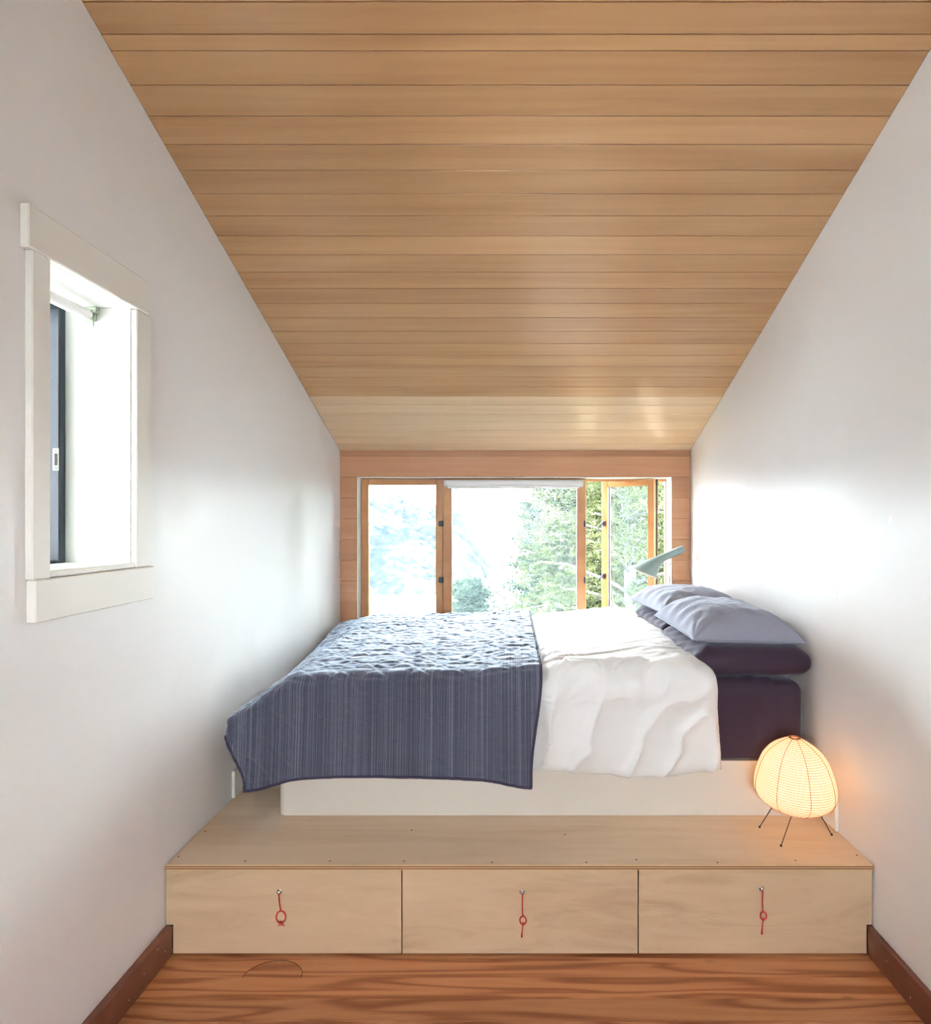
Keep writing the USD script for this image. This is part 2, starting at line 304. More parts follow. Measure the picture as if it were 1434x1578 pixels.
# the open sash, swung outwards on friction stays
A, B = np.array([.983, 3.965]), np.array([.660, 4.20]); u = (B - A); L3 = np.linalg.norm(u); u /= L3; nrm = np.array([-u[1], u[0]])
if nrm[1] < 0: nrm = -nrm
def sw(m):          # local x along the sash from its right end, y outwards, z up
    v = m.vertices; xy = A + v[:, :1] * u + v[:, 1:2] * nrm
    n = m.copy(); n.vertices = np.c_[xy, v[:, 2]]; n.invert() if u[0] * nrm[1] - u[1] * nrm[0] < 0 else None; return n
z0, z1 = OZ0 + .006, OZ1 - .010
s3 = obj('sash', cat_([sw(m) for m in [cbx(0, .044, 0, .062, z0, z1, .003), cbx(L3 - .046, L3, 0, .062, z0, z1, .003), cbx(.043, L3 - .045, .001, .061, z0, z0 + .045, .003), cbx(.043, L3 - .045, .001, .061, z1 - .042, z1, .003)]]), SASH, w1, label='open sash swung outwards')
obj('pane', sw(bx(.040, L3 - .042, .038, .042, z0 + .043, z1 - .040)), GLASS, s3)
obj('gasket', sw(cat_([bx(-.006, 0, .045, .062, z0, z1), bx(.044, .047, .028, .037, z0 + .045, z1 - .042), bx(L3 - .049, L3 - .046, .028, .037, z0 + .045, z1 - .042)])), GASKET, s3)
for py in (807, 888):
    z = CZ - (py - CY) / F * 4.18; x = L3 - .020
    obj('handle', sw(cat_([cbx(x - .014, x + .010, -.010, .001, z - .020, z + .020, .003), tube([[x, -.008, z], [x, -.026, z + .002], [x + .02, -.032, z - .014], [x + .03, -.033, z - .03]], .0055, 8)])), BLACK_METAL, s3)
obj('window_frame', cat_([cbx(OX0 + .0045, OX0 + .024, 4.056, 4.095, OZ0, OZ1 - .005, .002), bx(OX1 - .008, OX1 - .0045, 4.056, 4.095, OZ0, OZ1 - .005), bx(OX0 + .0045, OX1 - .0045, 4.056, 4.095, OZ1 - .02, OZ1 - .005), bx(OX0 + .0045, OX1 - .0045, 4.0, 4.2, OZ0 - .03, OZ0 - .0005)]), SASH, w1)

# blind rolled up at the head of the middle sash
rb = thing('roller_blind', 'white roller blind rolled up above the middle pane of the wide window', 'blind', (0.013, 3.955, 1.73))
zt = CZ + (CY - 745) / F * 3.955
obj('rolled_fabric', tube([[-.455, 3.962, zt], [.482, 3.962, zt]], .024, 24), BLIND, rb, smooth=40)
obj('hem_bar', cbx(-.440, .467, 3.932, 3.944, zt - .037, zt - .018, .004), BLIND, rb)
obj('bracket', cbx(-.465, -.457, 3.935, 4.0, zt - .022, zt + .022, .002), BLIND, rb); obj('bracket', cbx(.484, .492, 3.935, 4.0, zt - .022, zt + .022, .002), BLIND, rb)

# ---------------------------------------------------------------- small window in the left wall
w2 = thing('window_2', 'small deep-set window with wide cream casing in the left wall', kind='structure', loc=(XL, 1.6, W2['z0']))
y0, y1, z0, z1 = W2['y0'], W2['y1'], W2['z0'], W2['z1']; xf = XL + .021
obj('head_casing', cbx(XL, xf + .002, 1.366, 1.822, 2.1265, 2.231, .003), TRIM, w2)
obj('side_casing', cbx(XL, xf - .001, 1.380, 1.436, 1.327, 2.126, .003), TRIM, w2)
obj('side_casing', cbx(XL, xf - .001, 1.766, 1.836, 1.327, 2.126, .003), TRIM, w2)
obj('apron', cbx(XL, xf + .003, 1.384, 1.846, 1.222, 1.3265, .003), TRIM, w2)
obj('sill_nosing', cbx(XL - .02, xf - .006, 1.437, 1.765, 1.3275, 1.344, .003), TRIM, w2)
for b in ((XL - .30, XL, y1 - .003, y1, z0, z1), (XL - .30, XL, y0, y0 + .003, z0, z1), (XL - .30, XL, y0, y1, z1 - .003, z1), (XL - .30, XL - .021, y0, y1, z0, z0 + .003)):
    obj('lining', bx(*b), LINER, w2)
xs0, xs1 = -1.470, -1.372
sm = [cbx(xs0, xs1, y1 - .030, y1 - .0035, z0 + .0035, z1 - .0035, .003), cbx(xs0, xs1, y0 + .0035, y0 + .030, z0 + .0035, z1 - .0035, .003)]
for m in (cbx(xs0, xs1 - .002, y0 + .029, y1 - .029, z0 + .0035, z0 + .012, .003), cbx(xs0, xs1 - .002, y0 + .029, y1 - .029, z1 - .016, z1 - .0035, .003)): sm.append(m)
sh = obj('sash', cat_(sm), SLATE, w2, label='slate grey painted sash')
obj('pane', bx(-1.452, -1.448, y0 + .028, y1 - .028, z0 + .010, z1 - .014), CLEAR, sh)
zk = CZ + (CY - 708) / F * 1.737
obj('strike_plate', cat_([cbx(-1.392, -1.3725, y1 - .0315, y1 - .0295, zk - .034, zk + .034, .001)]), BRACKET, sh)
obj('strike_slot', bx(-1.3855, -1.3765, y1 - .0321, y1 - .031, zk - .018, zk + .018), DARK, sh)
for dz in (-.026, .026):
    s = trimesh.creation.icosphere(1, .003); s.apply_translation([-1.381, y1 - .0318, zk + dz]); obj('screw', s, METAL, sh)
s = trimesh.creation.icosphere(2, .004); s.apply_translation(P(121.5, 871, 1.761)); obj('nail', s, BLACK_METAL, w2)
rb = thing('roller_blind', 'pale roller blind tube with a zinc bracket in the small left window', 'blind', (-1.293, 1.6, 2.10))
obj('rolled_fabric', tube([[-1.293, y0 + .006, 2.100], [-1.293, 1.745, 2.100]], .0165, 24), BLIND, rb, smooth=40)
obj('bracket', cat_([cbx(-1.318, -1.268, 1.748, 1.763, 2.106, 2.1265, .002), cbx(-1.312, -1.274, 1.752, 1.763, 2.083, 2.108, .004), tube([[-1.278, 1.75, 2.09], [-1.277, 1.748, 2.066], [-1.282, 1.748, 2.062]], .0022, 8)]), BRACKET, rb)
for dx in (-.012, .011):
    s = trimesh.creation.icosphere(1, .0035); s.apply_translation([-1.293 + dx, 1.7475, 2.113]); obj('screw', s, METAL, rb)

# ---------------------------------------------------------------- the rest of the room, behind the camera: gable window added for fill light
rear = Polygon([(XL, -.1), (XR, -.1), (XR, zc(YR)), (XL, zc(YR))])
hole = sbox(-.68, 1.05, .68, 2.0)
obj('wall_rear', prism_y(rear.difference(hole), YR - .15, YR), WHITE_WALL, kind='structure', label='gable wall with an added fill window facing the bed')
w3 = thing('window_3', 'unseen gable window added for fill light on the front of the room', kind='structure', loc=(0, YR, 1.05))  # unseen window, added and sized for fill light
xa, xb, za, zb = -.68, .68, 1.05, 2.0
obj('window_frame', cat_(frame_y(xa, xb, za, zb, .05, .05, .05, .05, YR - .1, YR - .05) + [bx(-.02, .03, YR - .1, YR - .05, za, zb)]), SASH, w3)
obj('pane', bx(xa + .04, xb - .04, YR - .077, YR - .073, za + .04, zb - .04), CLEAR, w3)

# ---------------------------------------------------------------- platform with three drawers
ZP = .308
pf = thing('storage_platform', 'raised birch plywood platform with three drawers under the bed', 'platform', (0, 1.945, 0))
YF = 1.940
obj('carcass', cat_([bx(XL + .004, XR - .004, YF + .03, YF + .045, .002, .289), bx(XL + .004, XR - .004, YB - .03, YB - .003, .002, .289), bx(XL + .004, XL + .02, YF + .046, YB - .031, .002, .289), bx(XR - .02, XR - .004, YF + .046, YB - .031, .002, .289)] + [bx(x - .009, x + .009, YF + .020, YB - .031, .002, .289) for x in (-.3716, .4289)]), DARK, pf, label='dark carcass in the gaps round the drawers')
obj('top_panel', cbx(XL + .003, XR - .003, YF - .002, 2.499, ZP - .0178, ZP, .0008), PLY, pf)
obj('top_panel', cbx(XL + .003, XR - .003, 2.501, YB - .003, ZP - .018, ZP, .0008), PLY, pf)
for k in range(5):
    obj('edge_layer', bx(XL + .003, XR - .003, YF - .0045 - .0004 * (k % 2), YF - .0025, ZP - .0180 + k * .0035 + .0002, ZP - .0180 + (k + 1) * .0035), PLY_DARK if k in (1, 3) else PLY_LIGHT, pf)
for (px, py) in [(275, 1320), (316, 1281), (378, 1327), (508, 1327), (622, 1327), (758, 1329), (903, 1329), (980, 1325), (1105, 1329), (634, 1279), (1320, 1318), (1225, 1326), (870, 1286)]:
    d = (CZ - ZP) * F / (py - CY); p = P(px, py, d)
    c = trimesh.creation.cylinder(.0034, .0012, sections=12); c.apply_translation([p[0], p[1], ZP + .0001]); obj('screw', c, PLY_DARK, pf)
fronts = [(-1.170, -.3736), (-.3696, .4269), (.4309, 1.2205)]
for k, (xa, xb) in enumerate(fronts):
    q = sbox(xa, .006, xb, .2872)
    if k == 0: q = q.difference(sbox(-2, -1, XL + .0285, .1035))
    if k == 2: q = q.difference(sbox(XR - .0225, -1, 2, .1035))
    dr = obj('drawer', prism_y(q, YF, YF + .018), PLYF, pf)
    kx, kz, loop, end = ((430, 1374, (1411, 9), 1424), (804, 1374, (1416, 6), 1442), (1173, 1369, (1409, 6), 1437))[k]
    kp = P(kx, kz, YF)
    s = trimesh.creation.icosphere(2, .0062); s.apply_scale([1, .8, 1]); s.apply_translation(kp - [0, .004, 0])
    w = trimesh.creation.torus(.0070, .0018); w.apply_transform(trimesh.transformations.rotation_matrix(np.pi / 2, [1, 0, 0])); w.apply_translation(kp - [0, .001, 0])
    obj('knob', cat_([s, w]), METAL, dr, smooth=60)
    lx = kx + (4 if k == 0 else 1.5); lp = P(lx, loop[0], YF); r = loop[1] * YF / F; yy = YF - .006
    top = np.array([[kp[0] + .0015, YF - .008, kp[2] - .003], [kp[0] + (lp[0] - kp[0]) * .3, yy, kp[2] + (lp[2] + r - kp[2]) * .5], [lp[0] - .001, yy, lp[2] + r]])
    th = np.linspace(0, 2 * np.pi, 28); lo = np.c_[lp[0] + r * .8 * np.sin(th), yy - .002 * np.sin(th / 2), lp[2] + r * np.cos(th)]
    ez = CZ - (end - CY) / F * YF; parts = [tube(top, .0021, 8), tube(lo, .0023, 8)]
    kn = trimesh.creation.icosphere(2, .0048); kn.apply_translation([lp[0], yy, lp[2] - r]); parts.append(kn)
    if k == 0: parts += [tube([[lp[0], yy, lp[2] - r], [lp[0] + dx, yy, ez - .002]], .0018, 6) for dx in (-.009, .001, .010)]
    else: parts += [tube([[lp[0], yy, lp[2] - r], [lp[0] - .003, yy, (lp[2] - r + ez) / 2], [lp[0] - .004, yy, ez + .012], [lp[0] - .004, yy, ez]], [.0016, .0016, .0022, .0034], 8)]
    obj('pull_cord', cat_(parts), RED_CORD, dr, smooth=60, label='knotted red cord pull hanging from the knob')

# ---------------------------------------------------------------- bed: white box, mattress in plum sheet
bb = sbox(-.923 + .03, 2.262 + .03, 1.208 - .03, 3.74 - .03).buffer(.03, quad_segs=6)
m = trimesh.creation.extrude_polygon(bb, .216, engine='earcut'); m.apply_translation([0, 0, ZP + .001])
obj('bed_base', m, BASE_PAINT, smooth=30, label='low off-white painted box base under the mattress', cat='bed base')
ZM, XM0, XM1, YM0, YM1 = .832, -.88, 1.165, 2.268, 3.745
mz0 = ZP + .2185
def rounded_box(x0, x1, y0, y1, z0, z1, r, res=.03):
    nx, ny, nz = [max(4, int((b - a) / res)) for a, b in ((x0, x1), (y0, y1), (z0, z1))]
    m = trimesh.creation.box([1, 1, 1]); m = None
    V, Fc, n = [], [], 0
    for ax in range(3):
        for sgn in (-1, 1):
            o1, o2 = [(1, 2), (2, 0), (0, 1)][ax]; N = (nx, ny, nz)
            a, b = np.meshgrid(np.linspace(-1, 1, N[o1] + 1), np.linspace(-1, 1, N[o2] + 1), indexing='ij')
            p = np.zeros(a.shape + (3,)); p[..., ax] = sgn; p[..., o1] = a; p[..., o2] = b
            i = np.arange(a.size).reshape(a.shape) + n; q = np.stack([i[:-1, :-1], i[1:, :-1], i[1:, 1:], i[:-1, 1:]], -1).reshape(-1, 4)
            V.append(p.reshape(-1, 3)); Fc.append(q if sgn > 0 else q[:, ::-1]); n += a.size
    V = np.vstack(V); Fc = np.vstack(Fc); h = np.array([x1 - x0, y1 - y0, z1 - z0]) / 2; c = np.array([x1 + x0, y1 + y0, z1 + z0]) / 2
    V = V * h; core = np.clip(V, -(h - r), h - r); d = V - core; L = np.linalg.norm(d, axis=1, keepdims=True)
    V = core + np.where(L > 1e-9, d / np.maximum(L, 1e-9) * np.minimum(L, r), 0)
    m = trimesh.Trimesh(V + c, np.vstack([Fc[:, [0, 1, 2]], Fc[:, [0, 2, 3]]]), process=False); m.merge_vertices(); return m
m = rounded_box(XM0, XM1, YM0, YM1, mz0, ZM, .045)
v = m.vertices; v[:, 1] -= .006 * (fbm(np.c_[v[:, 0] * 3, v[:, 2] * 3, v[:, 1]], 3, 5) - .5) * (v[:, 1] < 2.4); v[:, 2] += .010 * (fbm(np.c_[v[:, 0] * 2.5, v[:, 1] * 2.5, v[:, 0] * 0], 2, 9) - .5) * (v[:, 2] > .8); m.vertices = v
obj('mattress', m, PLUM, smooth=True, label='thick mattress in a dark plum fitted sheet on the white box', cat='mattress')

def drape(a, NV, yf, yb, zt, zh, zback, r=.05, flare=.0):
    """rows of section points (y, z) for every column a: back drop, top, rolled front edge, front drop. zt, zh per column. Returns Y, Z, S (arc from the front edge, negative on top)."""
    nb, nt, nr, nf = NV
    Y, Z = [], []
    for i in range(len(a)):
        z, h = zt[i], zh[i]; th = np.linspace(0, np.pi / 2, nr)
        y = np.r_[np.full(nb, yb), yb - r + r * np.cos(th), np.linspace(yb - r, yf + r, nt + 2)[1:-1], yf + r - r * np.sin(th), yf - flare * np.linspace(0, 1, nf + 1)[1:] ** 1.4]
        zz = np.r_[np.linspace(zback, z - r, nb + 1)[:-1], z - r + r * np.sin(th), np.full(nt, z), z - r + r * np.cos(th), np.linspace(z - r, h, nf + 1)[1:]]
        Y.append(y); Z.append(zz)
    Y, Z = np.array(Y), np.array(Z)
    ds = np.hypot(np.diff(Y, axis=1), np.diff(Z, axis=1)); S = np.c_[np.zeros(len(a)), np.cumsum(ds, 1)]
    return Y, Z, S - S[:, [nb + nr + nt + nr // 2]]

# top sheet hanging from the mattress on the camera's side, right of the duvet
a = np.linspace(.55, 1.035, 90)
Y, Z, S = drape(a, (4, 60, 10, 40), YM0 - .007, YM0 + .62, np.full(90, ZM + .008), .53 + .012 * a, ZM - .06, .045, .004)
G = np.stack([np.repeat(a[:, None], Y.shape[1], 1), Y, Z], -1)
G[..., 0] += .02 * smoothstep(-.05, .3, S) * (a[:, None] - .55) / .48
n = -grid_normals(G); n = n if n[45, 100][1] < 0 else -n
edge_ = smoothstep(1.04, .99, a[:, None]) + 0 * S
w = .5 + .5 * np.sin(70 * (a[:, None] - .93) + 5 * S); fold = .006 * np.exp(-((a[:, None] - .96 - .25 * S) / .06) ** 2) * w + .004 * (fbm(np.stack([G[..., 0] * 7 + S * 2, S * 2.5, S * 0], -1), 3, 3) - .3)
G = G + n * (np.clip(fold, 0, .02) * edge_ + .007)[..., None]
obj('top_sheet', shell(G, G - n * .006), PLUM, smooth=40, label='plum top sheet turned over the mattress side beside the white duvet', cat='sheet')

# white duvet
NX = 170; a = np.linspace(-.30, .805, NX); NV = (8, 170, 16, 80)
Y, Z, S = drape(a, NV, YM0 - .003, YM1 + .006, np.full(NX, ZM + .012), .478 + .010 * np.sin(a * 9) + .018 * (fbm(np.c_[a * 8, a * 0, a * 0], 3, 2) - .5), .70, .05, .0)
X = np.repeat(a[:, None], Y.shape[1], 1)
base = np.stack([X, Y, Z], -1); n = grid_normals(base); n = n if n[80, 60][2] > 0 else -n
e = np.clip((.805 - X) / .07, 0, 1); edge = np.sqrt(np.clip(1 - (1 - e) ** 2, 0, 1))
smax = S[:, -1:]; hem = np.sqrt(np.clip(1 - (1 - np.clip((smax - S) / .06, 0, 1)) ** 2, 0.0, 1)); back = np.clip((S - S[:, :1]) / .05, 0, 1)
under = 1 - .85 * smoothstep(.18, .06, X)
q = np.stack([X * 4, S * 4, X * 0], -1); wx = fbm(q, 3, 21) - .5; wy = fbm(q, 3, 22) - .5
soft = fbm(np.stack([X * 3.2 + wx, S * 3.0 + wy, X * 0], -1), 2, 31) - .5
ridge = 1 - 2 * np.abs(fbm(np.stack([X * 6.0 + 2.2 * S + 1.2 * wx, S * 1.5 - X * .8 + .6 * wy, X * 0], -1), 2, 41) - .5) * 2
crease = 1 - np.abs(fbm(np.stack([X * 5 + 1.5 * wx, S * 13 + 4 * X + 1.5 * wy, X * 0], -1), 3, 51) - .5) * 4
front = smoothstep(-.02, .12, S); topw = 1 - front
puff = .048 + .030 * soft + front * (.034 * np.clip(ridge, 0, 1) ** 2.2 - .008) + topw * .010 * np.clip(crease, 0, 1) ** 2 * (.4 + .6 * smoothstep(-.55, -.05, S))
puff += .020 * np.clip(crease, 0, 1) ** 2 * np.exp(-((S + .03) / .06) ** 2) * smoothstep(.75, .55, X)
puff += .030 * np.exp(-((X - .68) / .2) ** 2) * topw
puff *= edge * (.25 + .75 * hem) * back * under
puff -= .020 * smoothstep(-1.15, -1.45, S) * smoothstep(.5, .2, X)
puff = np.maximum(puff, .004)
G = base + n * puff[..., None]
G[..., 0] += (.025 * (fbm(np.stack([S * 3, S * 0, S * 0], -1), 3, 61) - .5) + .02 * smoothstep(0, .35, S)) * smoothstep(.5, .8, X)
obj('duvet', shell(G, base + n * .002), DUVET, smooth=True, label='rumpled white duvet hanging over the side of the bed', cat='duvet')

# striped quilt over the foot half
NX = 210; a = np.linspace(-1.215, .115, NX); NV = (8, 210, 16, 96)
o = np.clip(-.85 - a, 0, None); o1 = np.minimum(o, .31); extra = o - o1
xa = np.where(a > -.85, a, -.85 - .835 * o1 - .06 * extra); dz = .60 * (np.sqrt(o1 ** 2 + .05 ** 2) - .05) + extra
zh = .474 + .014 * np.cos((a + .55) * 3.2) - .035 * smoothstep(-.75, -1.15, a) - .022 * smoothstep(-.15, .11, a)
ztop = ZM + .030 + .022 * smoothstep(-.25, .05, a) + .010 * smoothstep(-.8, -.3, a)
Y, Z, S = drape(a, NV, YM0 - .040, YM1 + .020, ztop, zh + 0 * a, .70, .05, .022)
# the foot end sinks: scale the section between hem and top
yy = (Y - YM0) / (YM1 - YM0); sink = dz[:, None] * (1 - .62 * smoothstep(.35, 1.0, yy))
f = np.clip((Z - zh[:, None]) / (ztop - zh)[:, None], 0, 1)
Z = Z - sink * np.where(Y > 3.6, np.clip((Z - .70) / (ztop - .70)[:, None], 0, 1), f)
X = xa[:, None] + np.zeros_like(Y)
drop = smoothstep(.0, .40, S)
X = X + .085 * drop * (o / .3)[:, None].clip(0, 1) - .04 * drop * smoothstep(-.1, .115, a)[:, None]
G = np.stack([X, Y, Z], -1); n = grid_normals(G); n = n if n[100, 100][2] > 0 else -n
A2 = a[:, None] + 0 * S; q = np.stack([A2 * 5, S * 5, S * 0], -1); wx = (fbm(q, 3, 71) - .5) * .08; wy = (fbm(q, 3, 72) - .5) * .08
def lines(t, p): return np.abs((t / p + .5) % 1 - .5) * p
c1 = lines(A2 + wx + (S + wy), .15); c2 = lines(A2 + wx - (S + wy), .15); c3 = lines(S + wy * .5 + .01, .075)
st = np.minimum(np.minimum(c1, c2), c3 * 1.2)
puff = 1 - np.exp(-(st / .013) ** 2)
onfront = smoothstep(-.01, .05, S); crum = fbm(np.stack([A2 * 20, S * 34, S * 0], -1), 4, 81) - .5; und = fbm(np.stack([A2 * 3, S * 3.5, S * 0], -1), 2, 82) - .5
hgt = (1 - onfront) * (.0045 * puff + .013 * crum + .022 * und) + onfront * (.0025 * puff + .004 * crum + .022 * (fbm(np.stack([A2 * 2.4, S * .8, S * 0], -1), 2, 83) - .5))
hgt *= 1
G = G + n * np.maximum(hgt + .004, -.012)[..., None]
qm = obj('quilt', shell(G, G - n * .007), QUILT, smooth=True, label='navy finely striped quilt spread over the foot half of the bed', cat='quilt')
bd = np.vstack([G[:, -1], G[::-1, 0][:0], G[-1, ::-1]])[:]
edge_path = np.vstack([G[0, 40:], G[1:, -1], G[-1, -2:30:-1]])
obj('binding', tube(edge_path - np.array([0, 0, .001]), .0055, 6), BINDING, qm, smooth=True, label='dark bound edge')

# ---------------------------------------------------------------- pillows
def pillow(c, hx, hy, ht, seed, rz=0, rx=0, ry=0, flat=.75, pu=2.4, n=90):
    u = np.sin(np.linspace(-np.pi / 2, np.pi / 2, n)); U, V = np.meshgrid(u, u, indexing='ij')
    pin = .05 if pu < 4 else -.02
    px = hx * U * (1 - pin * (1 - V ** 2)); py = hy * V * (1 - pin * (1 - U ** 2))
    prof = (np.clip(1 - np.abs(U) ** pu, 0, 1) ** .5) * (np.clip(1 - np.abs(V) ** (pu + .8), 0, 1) ** .45)
    prof = prof * (1 - .10 * (U ** 2 + V ** 2) / 2)
    ang = np.arctan2(V * hy, U * hx); rad = np.hypot(U, V)
    wr = 0
    for cu, cv in ((-1, -1), (-1, 1), (1, -1), (1, 1)):
        dx, dy = U - cu, V - cv; rr = np.hypot(dx, dy); an = np.arctan2(dy * -cv, dx * -cu)
        wr = wr + np.exp(-(rr / .55) ** 2) * np.sin(an * (9 + seed % 3) + seed + 3 * rr) * smoothstep(0, .25, rr)
    gather = np.exp(-((U + 1) / .35) ** 2) * np.sin(V * 17 + seed + 2.5 * U)
    fb = fbm(np.stack([U * 2.2, V * 2.8, U * 0 + seed], -1), 4, seed) - .5
    top = ht * prof * (1 + .22 * fb) + (.007 * wr + .006 * gather) * prof ** .5
    bot = -ht * flat * prof ** (.8) * (1 + .1 * fb) - .003 * wr * prof ** .5
    v = np.vstack([np.stack([px, py, top], -1).reshape(-1, 3), np.stack([px, py, bot], -1).reshape(-1, 3)])
    i = np.arange(n * n).reshape(n, n); q = np.stack([i[:-1, :-1], i[1:, :-1], i[1:, 1:], i[:-1, 1:]], -1).reshape(-1, 4)
    f = np.vstack([q, q[:, ::-1] + n * n]); m = trimesh.Trimesh(v, np.vstack([f[:, [0, 1, 2]], f[:, [0, 2, 3]]]), process=False); m.merge_vertices(digits_vertex=6)
    rim = np.vstack([np.stack([px, py, px * 0], -1)[k] for k in ((slice(None), 0), (-1, slice(1, None)), (slice(-2, None, -1), -1), (0, slice(-2, 0, -1)))])
    seam = tube(rim, .0028, 6, close=True)
    T = np.eye(4); T[:3, :3] = Rot.from_euler('xyz', [rx, ry, rz], degrees=True).as_matrix(); T[:3, 3] = c
    m.apply_transform(T); seam.apply_transform(T); return m, seam
def put_pillow(mat, label, *args, **kw):
    m, seam = pillow(*args, **kw); p = obj('pillow', m, mat, smooth=True, label=label, cat='pillow', group='pillows stacked at the head of the bed'); obj('seam', seam, mat, p, smooth=True)
def put_bolster(label, x0, x1, y0, y1, z0, z1, seed):
    m = rounded_box(x0, x1, y0, y1, z0, z1, .058, .012); v = m.vertices; c = np.array([(x0+x1)/2, (y0+y1)/2, (z0+z1)/2]); h = np.array([x1-x0, y1-y0, z1-z0]) / 2
    q = (v - c) / h; rim = np.maximum(np.abs(q[:, 0]), np.abs(q[:, 1]))
    v[:, 2] = c[2] + (v[:, 2] - c[2]) * (1 - .22 * rim ** 3) + np.sign(q[:, 2]) * .006 * (fbm(np.c_[v[:, :2] * 9, v[:, 2] * 0 + seed], 3, seed) - .5)
    v[:, :2] += q[:, :2] * .010 * (1 - q[:, 2:] ** 2); v[:, 2] += .0018 * np.sin(v[:, 1] * 60 + 9 * q[:, 2] + seed) * smoothstep(-.55, -1.0, q[:, 0])
    v[:, 0] += .002 * np.sin(v[:, 1] * 55 + seed) * smoothstep(-.7, -1, q[:, 0]); m.vertices = v
    obj('pillow', m, PLUM, smooth=True, label=label, cat='pillow', group='pillows stacked at the head of the bed')
put_bolster('plump dark plum pillow at the bottom of the nearer pillow stack', .748, 1.200, 2.276, 2.87, .833, .972, 3)
put_pillow(GREY_PILLOW, 'blue-grey pillow on top of the nearer pillow stack', (.958, 2.605, .988), .232, .278, .125, 5, rx=1.0, ry=2, flat=.22, rz=2, pu=3)
put_bolster('dark plum pillow at the bottom of the farther pillow stack by the window', .770, 1.200, 2.90, 3.56, .836, .972, 8)
put_pillow(GREY_PILLOW, 'blue-grey pillow on top of the farther pillow stack by the window', (.980, 3.235, .992), .230, .325, .118, 12, ry=2, rx=-1, flat=.22, rz=3, pu=3)

# ---------------------------------------------------------------- paper lamp on the platform
LC = np.array([1.042, 2.108]); k_ = 2.108 / F / 7.89; z_top = CZ - (1137 - CY) / F * 2.108
prof = np.array([(68, 135), (115, 158), (183, 200), (247, 247), (303, 300), (342, 350), (373, 400), (396, 450), (415, 500), (446, 600), (468, 700), (478, 790), (477, 840), (462, 900), (433, 950), (383, 1000), (313, 1050), (228, 1085), (138, 1103), (70, 1108)], float)
pr = np.c_[prof[:, 0] * k_ * .965, z_top - (prof[:, 1] - 135) * k_ * .90]
tt = np.r_[0, np.cumsum(np.hypot(*np.diff(pr, axis=0).T))]; NR = 46; fine = np.linspace(0, tt[-1], NR * 5 + 1)
from scipy.interpolate import PchipInterpolator
fr = PchipInterpolator(tt, pr[:, 0])(fine); fz = PchipInterpolator(tt, pr[:, 1])(fine)
LAMP_POWER = 2.1
PAPER = M('lamp_paper', {'g': ('geometry', {}), 'n': ('noise_texture', {'scale': 45, 'detail': 4}), 'rp': ('rgb_ramp', {'ramp': [(.3, (.88, .80, .68)), (.7, (.94, .88, .78))]}),
    't': ('translucent_bsdf', {}), 'd': ('diffuse_bsdf', {}), 'mx': ('mix_closure', {'fac': .45}), 'e': ('emission', {'color': (1.0, .62, .32), 'strength': .02}), 'ad': ('add_closure', {})},
    [('g.position', 'n.vector'), ('n.fac', 'rp.fac'), ('rp.color', 't.color'), ('rp.color', 'd.color'), ('t.BSDF', 'mx.closure1'), ('d.BSDF', 'mx.closure2'), ('mx.closure', 'ad.closure1'), ('e.emission', 'ad.closure2')], 'ad.closure')
BULB = M('lamp_bulb', {'e': ('emission', {'color': (1.0, .54, .26), 'strength': LAMP_POWER})}, (), 'e.emission')
BAMBOO = plain('bamboo_rib', (.42, .17, .07), .6)
pl = thing('paper_lamp', 'glowing egg-shaped paper lamp on thin wire legs on the platform', 'lamp', (LC[0], LC[1], ZP))
sag = .0012 * np.abs(np.sin(np.arange(len(fine)) / 5 * np.pi))
C0 = np.array([LC[0], LC[1], 0])
obj('paper_shade', lathe(np.c_[fr - sag, fz], C0, 64), PAPER, pl, smooth=True)
for k in range(1, NR):
    r, z = fr[k * 5], fz[k * 5]; th = np.linspace(0, 2 * np.pi, 48, endpoint=False)
    obj('rib', tube(np.c_[LC[0] + (r + .0002) * np.cos(th), LC[1] + (r + .0002) * np.sin(th), np.full(48, z)], .00065, 4, close=True), BAMBOO, pl)
for k in range(8):
    th = math.radians(-95 + 45 * k); obj('paper_seam', tube(np.c_[LC[0] + (fr + .0004) * math.cos(th), LC[1] + (fr + .0004) * math.sin(th), fz][::4], .0011, 4), BAMBOO, pl)
obj('top_ring', lathe([(.014, z_top - .002), (.021, z_top - .001), (.021, z_top + .003), (.014, z_top + .003), (.014, z_top - .002)], C0, 32), BAMBOO, pl)
s = trimesh.creation.icosphere(3, .034); s.apply_scale([1, 1, 1.15]); s.apply_translation([LC[0], LC[1], .530]); obj('bulb', s, BULB, pl, smooth=True)
obj('bulb_holder', lathe([(.0001, .392), (.016, .392), (.020, .40), (.010, .44), (.018, .488), (.0001, .49)], C0, 24), TRIM, pl, smooth=40)
for px, py, tx, ty in ((1203, 1305, 1221, 1256), (1170, 1276, 1185, 1250), (1281, 1288, 1264, 1254)):
    d = (CZ - ZP) * F / (py - CY); foot = P(px, py, d); foot[2] = ZP + .0045; d2 = 2.108 + (d - 2.108) * .45; tp = P(tx, ty, d2); tp[2] = max(tp[2], .412); tp[:2] = LC + (tp[:2] - LC) * .85
    lg = obj('leg', tube([foot, tp], .0016, 8), BLACK_METAL, pl)
    s = trimesh.creation.icosphere(2, .0042); s.apply_translation(foot); obj('rubber_foot', s, GASKET, lg)
